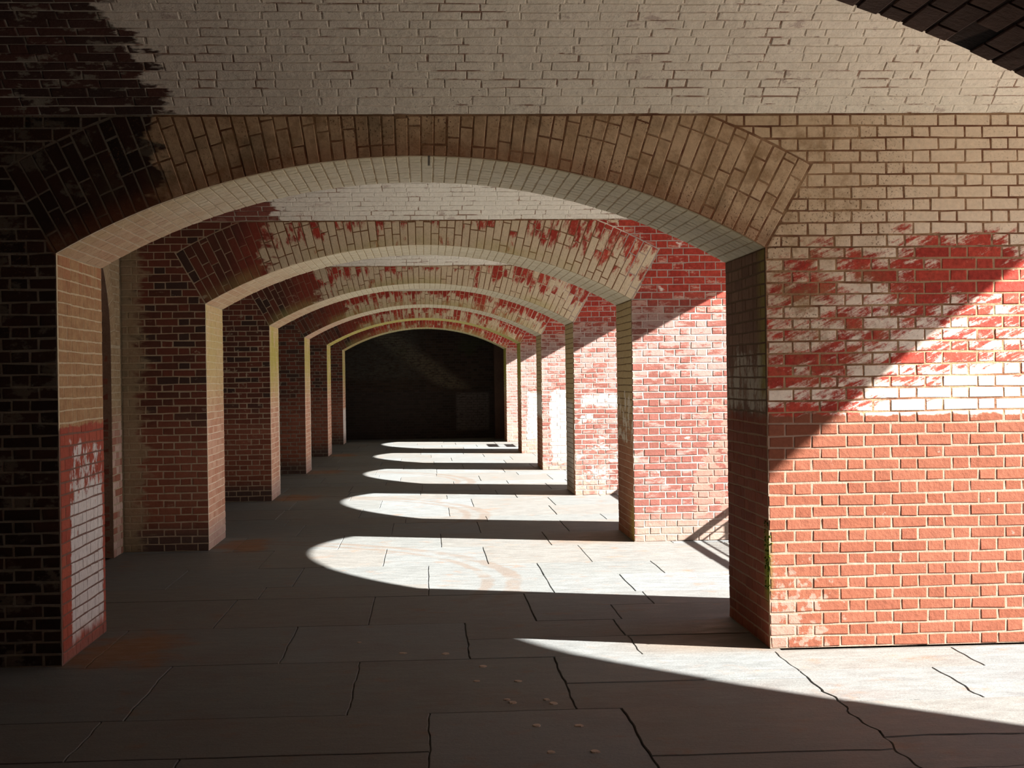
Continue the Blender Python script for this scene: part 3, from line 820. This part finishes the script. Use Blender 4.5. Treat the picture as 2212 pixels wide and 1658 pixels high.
# ---------------------------------------------------------------- flagstones
stones = []       # (x0, x1, y0, y1)
def row(y0, y1, xs):
    for a, b in zip(xs[:-1], xs[1:]): stones.append((a, b, y0, y1))
XA, XB = -3.0, XF + .55
row(1.4, 2.6, [XA, -1.2, .3, 1.5, 2.9, XB]); row(2.6, 3.7, [XA, -1.9, -.4, .8, 2.0, 3.4, XB]); row(3.7, 4.6, [XA, -1.4, .2, 1.6, 2.8, XB])
row(4.6, 5.81, [XA, -1.7, -.45, .72, 2.02, 3.3, XB])
row(5.81, 6.30, [XA, -1.1, -.012]); row(6.30, 7.03, [XA, -1.6, -.012]); row(5.81, 7.03, [-.012, .945])
row(5.81, 6.33, [2.035, 2.75, XB]); row(6.33, 7.03, [2.035, XB]); row(5.81, 6.12, [.945, 2.035]); row(6.12, 7.03, [.945, 2.035])
row(7.03, 8.36, [XA, -1.5, -.413, .72]); row(7.03, 7.62, [.72, 2.035]); row(7.62, 8.36, [.72, 2.035])
row(7.03, 7.80, [2.035, 2.79, XB]); row(7.80, 8.36, [2.035, 3.10, XB])
row(8.36, 9.60, [XA, -2.0, -.883, .23]); row(8.36, 8.98, [.23, 1.25, 2.1]); row(8.98, 9.60, [.23, 1.236, 2.1])
row(9.60, 10.84, [XA, -1.45, -.415, .716]); row(9.60, 10.22, [.716, 1.30, XB]); row(10.22, 10.84, [.716, 1.62, 3.0, XB])
row(10.84, 11.46, [XA, -1.3, -.01]); row(11.46, 12.6, [XA, -2.1, -1.1, -.01]); row(10.84, 12.6, [-.01, .95]); row(10.84, 11.80, [.95, 1.575, XB]); row(11.80, 12.6, [.95, 1.962, 3.2, XB])
row(12.6, 13.91, [XA, -1.5, -.41, .52, 1.45, 2.9, XB]); row(13.91, 15.15, [XA, -1.9, -.892, .12, 1.2, 2.4, XB]); row(15.15, 16.34, [XA, -1.4, -.40, .55, 1.5, 2.5, XB])
y = 16.34; i = 0
while y < 39.2:
    h = random.choice((1.24, 1.24, .7)); xs = [XA]; x = XA + random.uniform(.6, 1.4)
    while x < XB - .5: xs.append(x); x += random.uniform(.8, 1.4)
    xs.append(XB); row(y, min(y + h, 39.3), xs); y += h; i += 1
frf = lambda u, v, w: (u, v, w)
def amp_(x, y): return (.022 if x > 1.9 and y < 7.3 else .007) if y < 9 else .003
def wob(x, y):
    a = amp_(x, y)
    return (x + a * (.6 * math.sin(y * 9.1 + round(x, 2) * 37) + .4 * math.sin(y * 27 + round(x, 2) * 11)),
            y + a * .7 * (.6 * math.sin(x * 8.3 + round(y, 2) * 29) + .4 * math.sin(x * 23 + round(y, 2) * 13)))
def edge(ax, ay, bx, by, n):
    return [wob(ax + (bx - ax) * t / n, ay + (by - ay) * t / n) for t in range(n)]
nst = 0
for (a, b, y0, y1) in stones:
    n_ = 14 if y0 < 9 else 5
    p = edge(a, y0, b, y0, n_) + edge(b, y0, b, y1, n_) + edge(b, y1, a, y1, n_) + edge(a, y1, a, y0, n_)
    jn = .0032 if y0 < 9 else .003
    q0 = inset(p, jn); q1 = inset(p, jn + .003); n = len(p); h = random.uniform(-.003, .001)
    vs_ = [(u, v, -.03) for u, v in q0] + [(u, v, h - .005) for u, v in q0] + [(u, v, h) for u, v in q1]
    fs_ = [list(range(2 * n, 3 * n))]
    for i in range(n):
        j = (i + 1) % n; fs_ += [[n + i, n + j, 2 * n + j, 2 * n + i], [i, j, n + j, n + i]]
    if nst < 299:
        m_ = MB(); m_.add(vs_, fs_); m_.build('flagstone', STONE, floor, ((a + b) / 2, (y0 + y1) / 2, 0)); nst += 1
# pale worn spots in the near stones
spot = plain_mat('worn_spot', (.30, .24, .19), (.38, .31, .25), 30)
for x, y in [(.386, 7.274), (.413, 7.208), (.586, 7.25), (.616, 7.163), (.497, 6.714), (.693, 6.691), (.521, 6.233), (.714, 6.22), (.469, 7.711), (.248, 7.739), (.297, 8.133), (-.168, 8.579), (.087, 8.532), (-.446, 8.963)]:
    rx, ry = random.uniform(.014, .028), random.uniform(.016, .032); n = 11
    ring = [(x + rx * math.cos(2 * PI * i / n) * random.uniform(.75, 1.15), y + ry * math.sin(2 * PI * i / n) * random.uniform(.75, 1.15)) for i in range(n)]
    m_ = MB(); m_.add([(u, v, -.004) for u, v in ring] + [(x + (u - x) * .8, y + (v - y) * .8, .0025) for u, v in ring], [list(range(n, 2 * n))] + [[i, (i + 1) % n, n + (i + 1) % n, n + i] for i in range(n)])
    m_.build('worn_spot', spot, floor, (x, y, 0))

# ---------------------------------------------------------------- railings at the courtyard edge (their shadows fall in the picture)
iron = plain_mat('painted_iron', (.03, .03, .03), (.05, .05, .05), 8, .5)
def railing(y0, y1, label):
    e = bpy.data.objects.new('railing', None); C.objects.link(e); e.location = (4.08, (y0 + y1) / 2, 0)
    e['label'] = label; e['category'] = 'railing'; e['group'] = 'iron railings along the courtyard edge'
    mb = MB(); box(mb, 4.045, 4.115, y0, y1, 1.035, 1.07); mb.build('handrail', iron, e, (4.08, (y0 + y1) / 2, 1.05))
    for z in (.955, .84, .12):
        mb = MB(); box(mb, 4.073, 4.087, y0, y1, z - .006, z + .006); mb.build('rail', iron, e, (4.08, (y0 + y1) / 2, z))
    n = int((y1 - y0) / .125)
    for i in range(1, n):
        y = y0 + (y1 - y0) * i / n
        mb = MB(); box(mb, 4.070, 4.090, y - .010, y + .010, .12, .955); mb.build('baluster', iron, e, (4.08, y, .5))
    for y in (y0 + .03, (y0 + y1) / 2, y1 - .03):
        mb = MB(); box(mb, 4.055, 4.105, y - .025, y + .025, 0, 1.04); mb.build('post', iron, e, (4.08, y, .5))
for i in (1, 2, 3, 4): railing(DW[i - 1] + T + .02, DW[i] - .02, 'iron railing at the courtyard edge of the %s bay, seen by its shadow' % ('second', 'third', 'fourth', 'fifth')[i - 1])
# a slatted panel added unseen in the sixth bay for its two floor shadows
e = bpy.data.objects.new('shadow_panel', None); C.objects.link(e); e.location = (3.6, 34.0, 0)
e['label'] = 'slatted panel on posts added in the sixth bay to throw two dark bars on the floor'; e['category'] = 'panel'
for z0, z1 in ((1.33, 1.49), (1.06, 1.19)):
    mb = MB(); box(mb, 3.58, 3.62, 33.25, 34.75, z0, z1); mb.build('board', iron, e, (3.6, 34.0, z0))
for y in (33.3, 34.7):
    mb = MB(); box(mb, 3.62, 3.66, y - .03, y + .03, 0, 1.5); mb.build('post', iron, e, (3.64, y, .7))

# moss on the corner of the nearest sunlit pier
g = G('moss', 1.0, .1); mossm = g.done(g.mix(g.ns(40), (.025, .04, .004), (.07, .085, .01)))
mb = MB()
for i in range(70):
    z = .36 + random.random() ** 1.3 * .42; y = 8.435 + random.uniform(-.004, .10); x = XR + random.uniform(-.004, .008) if y > 8.437 else XR + random.uniform(0, .025) * random.random()
    s_ = random.uniform(.004, .011)
    vs_ = [(x + s_ * dx, y + s_ * dy, z + s_ * dz) for dx, dy, dz in ((1, 0, 0), (-1, 0, 0), (0, 1, 0), (0, -1, 0), (0, 0, 1), (0, 0, -1))]
    mb.add(vs_, [(0, 2, 4), (2, 1, 4), (1, 3, 4), (3, 0, 4), (2, 0, 5), (1, 2, 5), (3, 1, 5), (0, 3, 5)])
mb.build('moss', mossm, None, (XR, 8.435, .55), kind='stuff', label='green moss growing low on the edge of the nearest sunlit pier', category='moss')
